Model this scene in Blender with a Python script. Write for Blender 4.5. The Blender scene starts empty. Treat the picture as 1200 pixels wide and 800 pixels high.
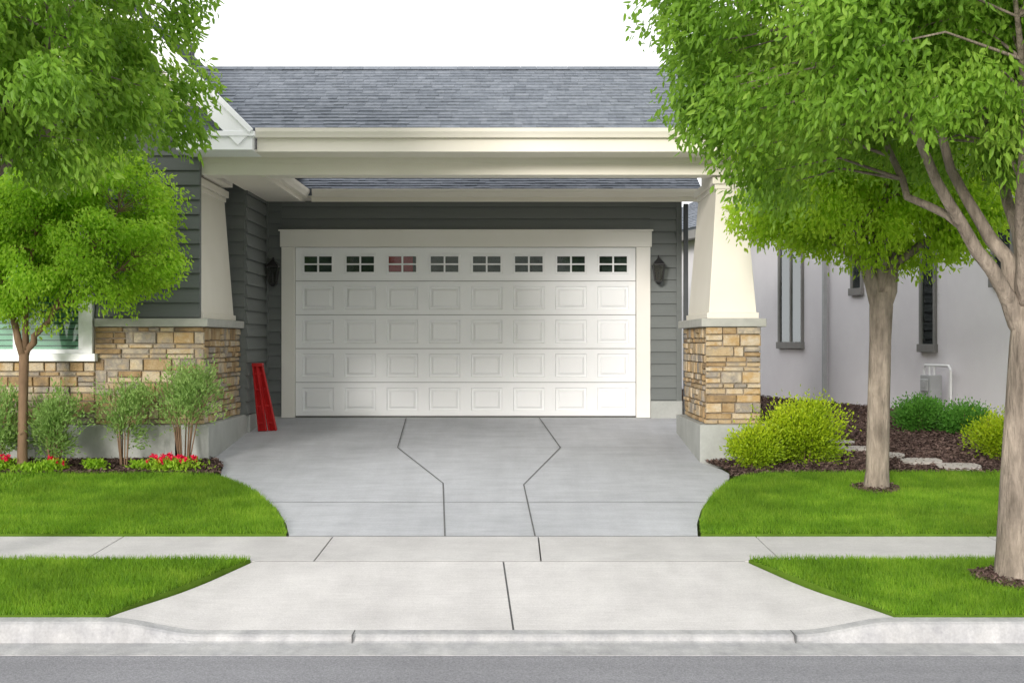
import bpy, math, random
import numpy as np
from mathutils import Vector, Matrix
random.seed(7); RNG=np.random.default_rng(7)
scene=bpy.context.scene
COL=scene.collection

# ------------------------------------------------------------------ helpers
def link(o,parent=None):
    COL.objects.link(o)
    if parent is not None: o.parent=parent
    return o
def empty(name):
    o=bpy.data.objects.new(name,None); return link(o)

class MB:
    def __init__(s): s.v=[];s.f=[];s.r=[];s.m=[];s.T=None
    def add(s,vs,fs,r=None,mi=0):
        b=len(s.v)
        if s.T is not None: vs=[tuple(s.T@Vector(p)) for p in vs]
        s.v+= [tuple(p) for p in vs]
        if r is None: r=random.random()
        for f in fs:
            s.f.append(tuple(b+i for i in f)); s.r.append(r); s.m.append(mi)
    def box(s,x0,x1,y0,y1,z0,z1,r=None,mi=0):
        vs=[(x0,y0,z0),(x1,y0,z0),(x1,y1,z0),(x0,y1,z0),(x0,y0,z1),(x1,y0,z1),(x1,y1,z1),(x0,y1,z1)]
        s.add(vs,[(0,3,2,1),(4,5,6,7),(0,1,5,4),(1,2,6,5),(2,3,7,6),(3,0,4,7)],r,mi)
    def frust(s,a,b,z0,z1,r=None,mi=0): # a,b=(x0,x1,y0,y1)
        vs=[(a[0],a[2],z0),(a[1],a[2],z0),(a[1],a[3],z0),(a[0],a[3],z0),(b[0],b[2],z1),(b[1],b[2],z1),(b[1],b[3],z1),(b[0],b[3],z1)]
        s.add(vs,[(0,3,2,1),(4,5,6,7),(0,1,5,4),(1,2,6,5),(2,3,7,6),(3,0,4,7)],r,mi)
    def prism(s,poly,axis,a,b,r=None,mi=0):
        def mk(p,t):
            if axis=='x': return (t,p[0],p[1])
            if axis=='y': return (p[0],t,p[1])
            return (p[0],p[1],t)
        n=len(poly)
        vs=[mk(p,a) for p in poly]+[mk(p,b) for p in poly]
        fs=[tuple(range(n))[::-1],tuple(range(n,2*n))]+[(i,(i+1)%n,n+(i+1)%n,n+i) for i in range(n)]
        s.add(vs,fs,r,mi)
    def tube(s,pts,rad,seg=8,r=None,mi=0,cap=True):
        pts=[Vector(p) for p in pts]; n=len(pts)
        if not hasattr(rad,'__len__'): rad=[rad]*n
        vs=[];fs=[]
        ref=Vector((0.31,0.2,0.93)).normalized()
        for i,p in enumerate(pts):
            t=(pts[min(i+1,n-1)]-pts[max(i-1,0)])
            if t.length<1e-6: t=Vector((0,0,1))
            t.normalize()
            a=ref-t*ref.dot(t)
            if a.length<0.15: a=Vector((1,0,0))-t*t.x
            a.normalize(); b=t.cross(a)
            for k in range(seg):
                th=2*math.pi*k/seg
                vs.append(p+(a*math.cos(th)+b*math.sin(th))*rad[i])
        for i in range(n-1):
            for k in range(seg):
                k2=(k+1)%seg
                fs.append((i*seg+k,i*seg+k2,(i+1)*seg+k2,(i+1)*seg+k))
        if cap:
            fs.append(tuple(range(seg))[::-1]); fs.append(tuple((n-1)*seg+k for k in range(seg)))
        s.add(vs,fs,r,mi)
    def obj(s,name,mats,parent=None,smooth=False,bevel=0,loc=None):
        me=bpy.data.meshes.new(name); me.from_pydata(s.v,[],s.f)
        if not isinstance(mats,(list,tuple)): mats=[mats]
        for m in mats: me.materials.append(m)
        me.polygons.foreach_set('material_index',s.m)
        at=me.attributes.new('rnd','FLOAT','FACE'); at.data.foreach_set('value',s.r)
        if smooth: me.polygons.foreach_set('use_smooth',[True]*len(s.f))
        me.update()
        o=bpy.data.objects.new(name,me); link(o,parent)
        if bevel:
            b=o.modifiers.new('b','BEVEL'); b.width=bevel; b.segments=2; b.limit_method='ANGLE'
        return o

def npmesh(name,V,F,R,mat,parent=None,smooth=False):
    me=bpy.data.meshes.new(name); k=F.shape[1]
    me.vertices.add(len(V)); me.vertices.foreach_set('co',V.astype(np.float32).ravel())
    me.loops.add(F.size); me.loops.foreach_set('vertex_index',F.astype(np.int32).ravel())
    me.polygons.add(len(F)); me.polygons.foreach_set('loop_start',np.arange(0,F.size,k,dtype=np.int32))
    me.update(calc_edges=True)
    at=me.attributes.new('rnd','FLOAT','FACE'); at.data.foreach_set('value',R.astype(np.float32))
    me.materials.append(mat)
    if smooth: me.polygons.foreach_set('use_smooth',np.ones(len(F),bool))
    me.update()
    o=bpy.data.objects.new(name,me); return link(o,parent)

# ------------------------------------------------------------------ materials
def newmat(name):
    m=bpy.data.materials.new(name); m.use_nodes=True
    nt=m.node_tree; nt.nodes.clear()
    out=nt.nodes.new('ShaderNodeOutputMaterial'); return m,nt,out
def N(nt,t,**k):
    n=nt.nodes.new(t)
    for a,b in k.items(): setattr(n,a,b)
    return n
def c4(c): return (c[0],c[1],c[2],1)
def ramp(nt,stops):
    r=N(nt,'ShaderNodeValToRGB'); e=r.color_ramp.elements
    while len(e)<len(stops): e.new(0.5)
    for i,(p,c) in enumerate(stops): e[i].position=p; e[i].color=c4(c)
    return r
def noise(nt,scale,detail=4,rough=.55,coord=None,vec=None):
    n=N(nt,'ShaderNodeTexNoise'); n.inputs['Scale'].default_value=scale; n.inputs['Detail'].default_value=detail; n.inputs['Roughness'].default_value=rough
    if vec is not None: nt.links.new(vec,n.inputs['Vector'])
    elif coord is not None: nt.links.new(coord,n.inputs['Vector'])
    return n
def scalecol(nt,col,co,scale,amt,stretch=None,lo=.3,hi=.7):
    L=nt.links
    if stretch:
        mp=N(nt,'ShaderNodeMapping'); mp.inputs['Scale'].default_value=stretch; L.new(co,mp.inputs['Vector']); co=mp.outputs[0]
    n2=noise(nt,scale,5,.6,co); mr2=N(nt,'ShaderNodeMapRange'); mr2.inputs[1].default_value=lo; mr2.inputs[2].default_value=hi
    mr2.inputs[3].default_value=1-amt; mr2.inputs[4].default_value=1+amt; L.new(n2.outputs['Fac'],mr2.inputs[0])
    mm=N(nt,'ShaderNodeVectorMath',operation='SCALE'); L.new(col,mm.inputs[0]); L.new(mr2.outputs[0],mm.inputs['Scale']); return mm.outputs[0]
def surf(name,c1,c2,scale=3,rough=.6,bump=.0,bscale=60,spec=.3,attr=0.0,stops=None,big=None,bdist=.01,stretch=None,extra=()):
    m,nt,out=newmat(name); L=nt.links
    tc=N(nt,'ShaderNodeTexCoord'); co=tc.outputs['Object']
    if stretch:
        mp=N(nt,'ShaderNodeMapping'); mp.inputs['Scale'].default_value=stretch; L.new(co,mp.inputs['Vector']); co2=mp.outputs[0]
    else: co2=co
    n1=noise(nt,scale,6,.6,co2)
    fac=n1.outputs['Fac']
    mr=N(nt,'ShaderNodeMapRange'); mr.inputs[1].default_value=.28; mr.inputs[2].default_value=.72; L.new(fac,mr.inputs[0]); fac=mr.outputs[0]
    if attr>0:
        at=N(nt,'ShaderNodeAttribute',attribute_name='rnd')
        mx=N(nt,'ShaderNodeMix'); mx.inputs[0].default_value=attr
        L.new(fac,mx.inputs[2]); L.new(at.outputs['Fac'],mx.inputs[3]); fac=mx.outputs[0]
    r=ramp(nt,stops if stops else [(0,c1),(1,c2)]); L.new(fac,r.inputs[0])
    col=r.outputs[0]
    if big: col=scalecol(nt,col,co,big[0],big[1])
    for e in extra: col=scalecol(nt,col,co,*e)
    p=N(nt,'ShaderNodeBsdfPrincipled'); L.new(col,p.inputs['Base Color']); p.inputs['Roughness'].default_value=rough
    p.inputs['Specular IOR Level'].default_value=spec
    if bump>0:
        nb=noise(nt,bscale,6,.6,co2); b=N(nt,'ShaderNodeBump'); b.inputs['Strength'].default_value=bump; b.inputs['Distance'].default_value=bdist
        L.new(nb.outputs['Fac'],b.inputs['Height']); L.new(b.outputs[0],p.inputs['Normal'])
    L.new(p.outputs[0],out.inputs[0]); return m
def leafmat(name,stops,trans=.4,nscale=1.2,attr=.7,rough=.5,big=None):
    m,nt,out=newmat(name); L=nt.links
    at=N(nt,'ShaderNodeAttribute',attribute_name='rnd'); tc=N(nt,'ShaderNodeTexCoord')
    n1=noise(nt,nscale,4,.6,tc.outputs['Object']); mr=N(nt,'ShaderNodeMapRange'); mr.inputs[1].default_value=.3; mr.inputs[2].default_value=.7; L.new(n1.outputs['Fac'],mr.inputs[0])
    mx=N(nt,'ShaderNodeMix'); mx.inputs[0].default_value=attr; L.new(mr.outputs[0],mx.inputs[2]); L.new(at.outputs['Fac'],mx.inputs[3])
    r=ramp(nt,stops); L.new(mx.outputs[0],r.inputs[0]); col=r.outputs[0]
    if big: col=scalecol(nt,col,tc.outputs['Object'],*big)
    p=N(nt,'ShaderNodeBsdfPrincipled'); L.new(col,p.inputs['Base Color']); p.inputs['Roughness'].default_value=rough; p.inputs['Specular IOR Level'].default_value=.3
    t=N(nt,'ShaderNodeBsdfTranslucent')
    hs=N(nt,'ShaderNodeHueSaturation'); hs.inputs['Hue'].default_value=.487; hs.inputs['Saturation'].default_value=1.0; hs.inputs['Value'].default_value=1.9
    L.new(col,hs.inputs['Color']); L.new(hs.outputs[0],t.inputs['Color'])
    ms=N(nt,'ShaderNodeMixShader'); ms.inputs[0].default_value=trans; L.new(p.outputs[0],ms.inputs[1]); L.new(t.outputs[0],ms.inputs[2])
    L.new(ms.outputs[0],out.inputs[0]); return m

M={}
M['conc_drive']=surf('driveway_concrete',(.42,.43,.455),(.50,.51,.535),scale=2.2,rough=.75,bump=.35,bscale=90,big=(.45,.10),stretch=(1,2.5,1),extra=((6,.06,(.5,6,1)),(55,.07),(1.7,.06,(3,.4,1))))
M['conc_light']=surf('sidewalk_concrete',(.49,.475,.47),(.57,.555,.545),scale=3,rough=.8,bump=.35,bscale=90,big=(.6,.08),extra=((60,.08),(9,.05,(.4,5,1)),(1.3,.06,(2,.5,1))))
M['conc_curb']=surf('curb_concrete',(.32,.32,.33),(.45,.445,.44),scale=5,rough=.85,bump=.5,bscale=70,big=(.9,.12),extra=((50,.1),(2.5,.12,(4,1,.5))))
M['joint']=surf('joint',(.10,.10,.10),(.17,.17,.17),scale=9,rough=.9)
M['asphalt']=surf('asphalt',(.15,.15,.165),(.34,.34,.36),scale=80,rough=.9,bump=.8,bscale=130,big=(.7,.10),extra=((1.2,.08,(.15,3,1)),))
M['found']=surf('foundation_concrete',(.32,.33,.31),(.40,.41,.39),scale=3,rough=.8,bump=.3,bscale=50,big=(1,.08),extra=((30,.05),))
M['siding']=surf('gray_siding',(.132,.144,.140),(.168,.180,.173),scale=2,rough=.6,attr=.6,bump=.25,bscale=30,stretch=(1,1,12),spec=.25)
M['cream']=surf('cream_trim',(.74,.70,.61),(.79,.75,.66),scale=1.5,rough=.5,bump=.04,bscale=30)
M['white']=surf('white_paint',(.84,.85,.86),(.88,.89,.895),scale=1.2,rough=.4,bump=.03,bscale=40,spec=.4)
M['doortrim']=surf('door_trim_paint',(.78,.76,.70),(.82,.80,.75),scale=1.5,rough=.5)
M['shingle']=surf('asphalt_shingle',(0,0,0),(1,1,1),scale=16,rough=.85,attr=.42,bump=.6,bscale=150,stops=[(0,(.11,.125,.15)),(.5,(.17,.19,.22)),(1,(.25,.27,.305))],big=(.8,.08))
M['stone']=surf('ledge_stone',(0,0,0),(1,1,1),scale=7,rough=.85,attr=.72,bump=1.0,bscale=28,bdist=.02,stops=[(0,(.14,.115,.09)),(.2,(.33,.22,.11)),(.38,(.46,.35,.21)),(.52,(.27,.24,.21)),(.66,(.54,.45,.32)),(.8,(.44,.29,.13)),(1,(.58,.52,.42))])
M['mortar']=surf('mortar',(.28,.24,.19),(.36,.31,.25),scale=20,rough=.95,bump=.5,bscale=60)
M['cap']=surf('stone_cap',(.35,.35,.32),(.44,.44,.40),scale=8,rough=.8,bump=.3)
M['black']=surf('black_metal',(.012,.012,.013),(.02,.02,.02),scale=10,rough=.4,spec=.5)
M['darkmetal']=surf('dark_gray_metal',(.05,.055,.06),(.07,.075,.08),scale=4,rough=.45)
M['red']=surf('red_plastic',(.38,.008,.010),(.54,.02,.02),scale=6,rough=.5,spec=.3)
M['stucco']=surf('stucco',(.82,.795,.825),(.87,.85,.875),scale=2,rough=.9,bump=.35,bscale=80,big=(.4,.035))
M['taupe']=surf('taupe_trim',(.20,.20,.19),(.26,.25,.24),scale=3,rough=.6)
M['metergray']=surf('meter_gray',(.42,.43,.44),(.5,.51,.52),scale=6,rough=.5)
M['bark']=surf('bark',(.14,.115,.09),(.42,.35,.285),scale=9,rough=.9,bump=1,bscale=35,bdist=.04,stretch=(1,1,.22),big=(3,.22),extra=((30,.2,(1,1,.2)),))
M['barkthin']=surf('bark_brown',(.12,.075,.045),(.25,.16,.10),scale=9,rough=.9,bump=.7,bscale=30,stretch=(1,1,.3))
M['mulch']=surf('mulch',(.03,.02,.017),(.11,.075,.06),scale=30,rough=1,bump=1,bscale=45,bdist=.04,spec=.1)
M['chip']=surf('mulch_chip',(.045,.028,.024),(.19,.13,.11),scale=5,rough=1,attr=.85,spec=.1)
M['flag']=surf('flagstone',(.34,.31,.28),(.44,.41,.37),scale=6,rough=.85,bump=.4)
M['turf']=surf('turf',(.07,.13,.012),(.11,.20,.02),scale=6,rough=1,bump=.8,bscale=60,spec=.1)
M['ground']=surf('ground_soil_grass',(.07,.09,.03),(.13,.16,.05),scale=3,rough=1,bump=.5,bscale=30,spec=.1)
M['grass']=leafmat('grass_blade',[(0,(.065,.16,.008)),(.5,(.145,.29,.016)),(1,(.29,.43,.045))],trans=.42,nscale=2.6,attr=.5,rough=.55,big=(.9,.18))
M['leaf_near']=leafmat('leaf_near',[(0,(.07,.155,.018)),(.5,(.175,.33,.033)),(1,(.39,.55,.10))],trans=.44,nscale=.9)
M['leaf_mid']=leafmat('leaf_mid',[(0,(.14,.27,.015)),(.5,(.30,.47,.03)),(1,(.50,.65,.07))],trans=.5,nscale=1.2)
M['leaf_small']=leafmat('leaf_small',[(0,(.13,.26,.012)),(.5,(.26,.45,.03)),(1,(.46,.63,.09))],trans=.5,nscale=1.4)
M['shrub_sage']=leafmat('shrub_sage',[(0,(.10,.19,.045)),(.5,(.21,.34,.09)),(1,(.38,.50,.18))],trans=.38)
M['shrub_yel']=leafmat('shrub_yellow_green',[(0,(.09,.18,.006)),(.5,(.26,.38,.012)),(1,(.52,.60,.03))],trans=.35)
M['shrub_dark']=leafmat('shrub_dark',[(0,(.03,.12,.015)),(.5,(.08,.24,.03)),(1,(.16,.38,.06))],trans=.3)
M['petal']=leafmat('petal',[(0,(.55,.01,.05)),(1,(.85,.03,.10))],trans=.3)
def glassmat(name,tint,mul=1.0,off=.12):
    m,nt,out=newmat(name); L=nt.links
    g=N(nt,'ShaderNodeBsdfGlossy'); g.inputs['Roughness'].default_value=.03; g.inputs['Color'].default_value=(.9,.95,.95,1)
    d=N(nt,'ShaderNodeBsdfTransparent'); d.inputs['Color'].default_value=c4(tint)
    lw=N(nt,'ShaderNodeFresnel'); lw.inputs['IOR'].default_value=1.5
    mt=N(nt,'ShaderNodeMath',operation='MULTIPLY_ADD'); mt.inputs[1].default_value=mul; mt.inputs[2].default_value=off; L.new(lw.outputs[0],mt.inputs[0])
    ms=N(nt,'ShaderNodeMixShader'); L.new(mt.outputs[0],ms.inputs[0]); L.new(d.outputs[0],ms.inputs[1]); L.new(g.outputs[0],ms.inputs[2]); L.new(ms.outputs[0],out.inputs[0]); return m
M['glass']=glassmat('window_glass',(.75,.9,.85),1.0,.14)
M['frontglass']=glassmat('front_window_glass',(.8,.92,.86),.9,.02)
M['doorglass']=glassmat('door_window_glass',(.85,.9,.88),.35,.0)
M['lampglass']=glassmat('lantern_glass',(.8,.8,.75),.8,.03)
M['darkroom']=surf('dark_interior',(.05,.06,.055),(.13,.15,.14),scale=7,rough=.9)  # room shade put into the color of sheets behind window panes
M['redroom']=surf('red_interior',(.35,.03,.05),(.5,.07,.09),scale=2,rough=.8)
M['blind']=surf('blind_slat',(.45,.56,.5),(.55,.66,.58),scale=2,rough=.6)

# ------------------------------------------------------------------ terrain profile
PR=[(-200,-1.05),(9.0,-1.05),(9.6,-1.05),(11.03,-.80),(12.2,-.72),(19.5,-.05),(60,-.03),(900,-.03)]
def Pz(y):
    if y>=19.5: return 0.0
    if y>=12.2: return -.65+(y-12.2)*(.65/7.3)
    if y>=11.03: return -.68+(y-11.03)*(.03/1.17)
    return -.84+(y-9.57)*(.16/1.46)

mb=MB(); xs=[-900,-60,-12,0,12,60,900]
for (a,za),(b,zb) in zip(PR,PR[1:]):
    for x0,x1 in zip(xs,xs[1:]): mb.add([(x0,a,za),(x1,a,za),(x1,b,zb),(x0,b,zb)],[(0,1,2,3)],.5)
mb.obj('ground',M['ground'])
mb=MB(); mb.box(-120,120,-3,9.075,-1.2,-.995,.5); mb.obj('street',M['asphalt'])

# sidewalk
mb=MB()
cuts=[-60,-12.1,-9.4,-6.2,-3.47,-1.60,.235,2.18,4.25,6.4,9.2,12,60]
for a,b in zip(cuts,cuts[1:]):
    g=.006
    y0,y1=11.035,12.2
    mb.add([(a+g,y0,-.68),(b-g,y0,-.68),(b-g,y1,-.65),(a+g,y1,-.65),(a+g,y0,-.8),(b-g,y0,-.8),(b-g,y1,-.77),(a+g,y1,-.77)],
       [(0,1,2,3),(0,4,5,1),(1,5,6,2),(2,6,7,3),(3,7,4,0)],.5)
mb.obj('sidewalk',M['conc_light'],bevel=.004)

def ctop(x):
    def sm(t): t=max(0,min(1,t)); return t*t*(3-2*t)
    l=sm((-2.15-x)/.67); r=sm((x-2.0)/.66)
    return -.928+(.088)*max(l,r)
mb=MB(); xx=[-60,-20,-10,-6,-4]+[ -3+ i*.05 for i in range(0,121)]+[4,6,10,20,60]
prof=[]
for x in xx:
    t=ctop(x); prof.append([(x,9.565,-1.1),(x,9.565,t),(x,9.45,t-.006),(x,9.425,t-.02),(x,9.41,t-.045 if t-.045>-.975 else -.975),(x,9.385,-.981),(x,9.07,-.991),(x,9.07,-1.1)])
vs=[p for r in prof for p in r]; n=8; fs=[]
for i in range(len(xx)-1):
    for k in range(n-1): fs.append((i*n+k,(i+1)*n+k,(i+1)*n+k+1,i*n+k+1))
mb.add(vs,fs,.5)
curb=mb.obj('curb',M['conc_curb'])
mb=MB()
for x in (-5.2,-1.1,1.95,5.0): mb.box(x-.003,x+.003,9.38,9.56,-1.0,ctop(x)+.0015,.5)
mb.obj('joint',M['joint'],curb)

# apron
L_ap=[(-2.08,11.02),(-2.2,10.8),(-2.5,10.2),(-2.83,9.57)]; R_ap=[(1.88,11.02),(2.02,10.78),(2.36,10.15),(2.68,9.57)]
def interp(pts,y):
    pts=sorted(pts,key=lambda p:p[1])
    if y<=pts[0][1]: return pts[0][0]
    for (xa,ya),(xb,yb) in zip(pts,pts[1:]):
        if y<=yb: return xa+(xb-xa)*(y-ya)/(yb-ya)
    return pts[-1][0]
mb=MB(); nv,nu=16,80
for side in (0,1):
    vs=[];fs=[]
    for j in range(nv+1):
        y=9.57+(11.025-9.57)*j/nv
        xl=interp(L_ap,y); xr=interp(R_ap,y); xm=-.07+(.08)*(1-j/nv)
        a,b=(xl,xm-.007) if side==0 else (xm+.007,xr)
        for i in range(nu//2+1):
            x=a+(b-a)*i/(nu//2); t=j/nv
            vs.append((x,y,ctop(x)*(1-t)+(-.681)*t-.002))
    w=nu//2+1
    for j in range(nv):
        for i in range(nu//2): fs.append((j*w+i,j*w+i+1,(j+1)*w+i+1,(j+1)*w+i))
    mb.add(vs,fs,.5)
ap=mb.obj('driveway_apron',M['conc_light'])
mb=MB(); mb.add([(-.10,11.02,-.69),(-.04,11.02,-.69),(.05,9.57,-.94),(-.02,9.57,-.94)],[(0,1,2,3)])
mb.add([(-2.08,11.018,-.683),(1.88,11.018,-.683),(1.88,11.04,-.683),(-2.08,11.04,-.683)],[(0,1,2,3)])
mb.obj('joint',M['joint'],ap)

# driveway
LE=[(-1.99,12.2),(-2.1,12.7),(-2.28,13.3),(-2.62,14.1),(-2.88,14.55),(-3.1,14.85),(-3.22,15.1),(-3.27,15.35),(-3.3,15.6),(-3.38,15.8),(-3.5,15.95)]
RE=[(1.66,12.2),(1.72,12.7),(1.84,13.3),(2.04,14.0),(2.27,14.6),(2.38,14.95),(2.42,15.2),(2.38,15.45),(2.28,15.7),(2.2,15.9)]
poly=[(x,y) for x,y in LE]+[(-3.6,16.2),(-3.6,19.6),(2.41,19.6),(2.41,18.3),(2.25,16.2)]+[(x,y) for x,y in RE[::-1]]
mb=MB(); n=len(poly)
vt=[(x,y,Pz(min(y,19.5))+.0) for x,y in poly]; vb=[(x,y,Pz(min(y,19.5))-.12) for x,y in poly]
mb.add(vt+vb,[tuple(range(n))[::-1]]+[(i,(i+1)%n,n+(i+1)%n,n+i) for i in range(n)],.5)
drive=mb.obj('driveway',M['conc_drive'])
mb=MB()
def line(pts,w,up=.004,zf=Pz):
    for (xa,ya),(xb,yb) in zip(pts,pts[1:]):
        d=Vector((xb-xa,yb-ya)); d.normalize(); nx,ny=-d.y*w/2,d.x*w/2
        mb.add([(xa+nx,ya+ny,zf(ya)+up),(xb+nx,yb+ny,zf(yb)+up),(xb-nx,yb-ny,zf(yb)+up),(xa-nx,ya-ny,zf(ya)+up)],[(0,1,2,3)])
line([(-1.51,19.48),(-1.42,16.95),(-.74,14.66),(-.60,12.21)],.014)
line([(.39,19.48),(.60,16.95),(.125,14.58),(.206,12.21)],.014,.0035)
line([(-2.43,13.68),(1.93,13.68)],.013,.003)
line([(-3.5,16.95),(2.18,16.95)],.010,.003)
line([(-1.99,12.205),(1.66,12.205)],.014)
mb.obj('joint',M['joint'],drive)

# ------------------------------------------------------------------ lawns
def inpoly(x,y,poly):
    c=np.zeros(len(x),bool); n=len(poly)
    for i in range(n):
        x1,y1=poly[i]; x2,y2=poly[(i+1)%n]
        cond=((y1>y)!=(y2>y)); xi=(x2-x1)*(y-y1)/((y2-y1) if y2!=y1 else 1e-9)+x1
        c^=cond&(x<xi)
    return c
PzV=np.vectorize(Pz)
def lawn(poly,dens,h=.047,lift=.02):
    mb=MB(); n=len(poly)
    vt=[(x,y,Pz(y)+lift) for x,y in poly]; vb=[(x,y,Pz(y)-.1) for x,y in poly]
    mb.add(vt+vb,[tuple(range(n))]+[(i,n+i,n+(i+1)%n,(i+1)%n) for i in range(n)],.5)
    root=mb.obj('lawn',M['turf'])
    xs=[p[0] for p in poly]; ys=[p[1] for p in poly]
    area=(max(xs)-min(xs))*(max(ys)-min(ys)); N0=int(area*dens)
    x=RNG.uniform(min(xs),max(xs),N0); y=RNG.uniform(min(ys),max(ys),N0)
    keep=inpoly(x,y,poly)&((np.abs(x)<5.2)|(RNG.random(N0)<.3))
    x=x[keep];y=y[keep];k=len(x)
    zz=PzV(y)+lift-.003
    pat=.5+.5*np.sin(x*3.1+1.7*np.sin(y*2.3))*np.sin(y*4.3+1.3*np.sin(x*1.9))
    pat2=.5+.5*np.sin(x*17+2*np.sin(y*13))*np.sin(y*21+2*np.sin(x*11))
    th=RNG.uniform(0,2*np.pi,k); hh=h*RNG.uniform(.5,1.25,k)*(.8+.25*pat+.2*pat2); w=RNG.uniform(.0022,.0045,k); w=np.where(np.abs(x)<5.2,w,w*2)
    lean=RNG.uniform(0,.8,k)*hh; ph=RNG.uniform(0,2*np.pi,k)
    V=np.empty((k,3,3))
    V[:,0]=np.stack([x-w*np.cos(th),y-w*np.sin(th),zz],1)
    V[:,1]=np.stack([x+w*np.cos(th),y+w*np.sin(th),zz],1)
    V[:,2]=np.stack([x+lean*np.cos(ph),y+lean*np.sin(ph),zz+hh],1)
    F=np.arange(3*k).reshape(k,3)
    npmesh('grass_blades',V.reshape(-1,3),F,RNG.random(k),M['grass'],root)
lawn([(-2.02,12.215),(-2.13,12.7),(-2.31,13.3),(-2.65,14.1),(-2.91,14.55),(-3.13,14.85),(-3.3,15.0),(-3.7,15.07),(-9,15.1),(-9,12.215)],11000)
lawn([(1.69,12.215),(9,12.215),(9,15.2),(3.2,15.12),(2.75,15.05),(2.45,14.85),(2.3,14.6),(2.07,14.0),(1.87,13.3),(1.75,12.7)],11000)
lawn([(-2.11,11.02),(-9,11.02),(-9,9.58),(-2.85,9.58),(-2.53,10.2),(-2.23,10.8)],14000,lift=.012)
lawn([(1.91,11.02),(2.05,10.78),(2.39,10.15),(2.70,9.58),(9,9.58),(9,11.02)],14000,lift=.012)

# ------------------------------------------------------------------ mulch beds
def mulch(poly,nch,lift=.02,zf=Pz,hump=0,c=None,name='mulch_bed'):
    mb=MB()
    if c is None:
        vt=[(x,y,zf(y)+lift) for x,y in poly]
        mb.add(vt,[tuple(range(len(poly)))],.5)
    else:
        cx,cy,r=c; vs=[(cx,cy,zf(cy)+lift+hump)]; K=28
        for i in range(K):
            a=2*math.pi*i/K; rr=r*(1+.08*math.sin(3*a)+.05*random.random()); vs.append((cx+rr*math.cos(a),cy+rr*math.sin(a),zf(cy+rr*math.sin(a))+lift))
        mb.add(vs,[(0,1+i,1+(i+1)%K) for i in range(K)],.5)
        poly=[(v[0],v[1]) for v in vs[1:]]
    root=mb.obj(name,M['mulch'])
    xs=[p[0] for p in poly]; ys=[p[1] for p in poly]
    x=RNG.uniform(min(xs),max(xs),nch); y=RNG.uniform(min(ys),max(ys),nch); k=inpoly(x,y,poly); x=x[k];y=y[k];k=len(x)
    zz=np.vectorize(zf)(y)+lift+RNG.uniform(.0,.035,k)
    if c is not None: zz+=hump*np.clip(1-np.hypot(x-c[0],y-c[1])/c[2],0,1)
    th=RNG.uniform(0,2*np.pi,k); l=RNG.uniform(.012,.035,k); w=RNG.uniform(.004,.012,k); t1=RNG.normal(0,.35,k); t2=RNG.normal(0,.5,k)
    a=np.stack([np.cos(th)*np.cos(t1),np.sin(th)*np.cos(t1),np.sin(t1)],1)*l[:,None]; b=np.stack([-np.sin(th)*np.cos(t2),np.cos(th)*np.cos(t2),np.sin(t2)],1)*w[:,None]
    C=np.stack([x,y,zz],1); V=np.stack([C-a-b,C+a-b,C+a+b,C-a+b],1).reshape(-1,3)
    npmesh('chips',V,np.arange(4*k).reshape(k,4),RNG.random(k),M['chip'],root)
mulch([(-9,15.05),(-3.7,15.03),(-3.3,14.97),(-3.23,15.1),(-3.28,15.35),(-3.31,15.6),(-3.4,15.85),(-3.5,16.0),(-3.8,16.05),(-9,16.05)],26000)
mulch([(2.40,14.95),(2.75,15.02),(3.2,15.08),(9,15.15),(9,19.5),(2.44,19.5),(2.44,18.2),(2.8,16.0),(2.22,16.0),(2.3,15.7),(2.39,15.45),(2.43,15.2)],60000)
mulch([(2.44,19.49),(9,19.49),(6,34),(2.44,34)],40000,lift=.016)
mulch(None,1800,c=(3.79,14.2,.24),hump=.03,lift=.02,name='tree_ring_mulch')
mulch(None,2600,c=(3.82,10.44,.27),hump=.03,lift=.018,name='tree_ring_mulch')

# flat stepping stones set in the mulch
mb=MB()
for cx,cy,r in [(4.15,16.62,.17),(4.42,16.16,.18),(4.10,17.1,.15),(4.72,15.76,.19),(5.05,15.42,.20)]:
    K=9; P=[]
    for i in range(K):
        a=2*math.pi*i/K; sq=1/max(abs(math.cos(a)),abs(math.sin(a)))**.6; rr=r*random.uniform(.95,1.05)*sq; P.append((cx+1.25*rr*math.cos(a),cy+.85*rr*math.sin(a)))
    z0=Pz(cy)+.01; sl=.089
    vs=[(x,y,z0+(y-cy)*sl) for x,y in P]+[(x,y,z0+.048+(y-cy)*sl) for x,y in P]
    mb.add(vs,[tuple(range(K,2*K))]+[(i,(i+1)%K,K+(i+1)%K,K+i) for i in range(K)])
mb.obj('stepping_stone_path',M['flag'],bevel=.006)

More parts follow.
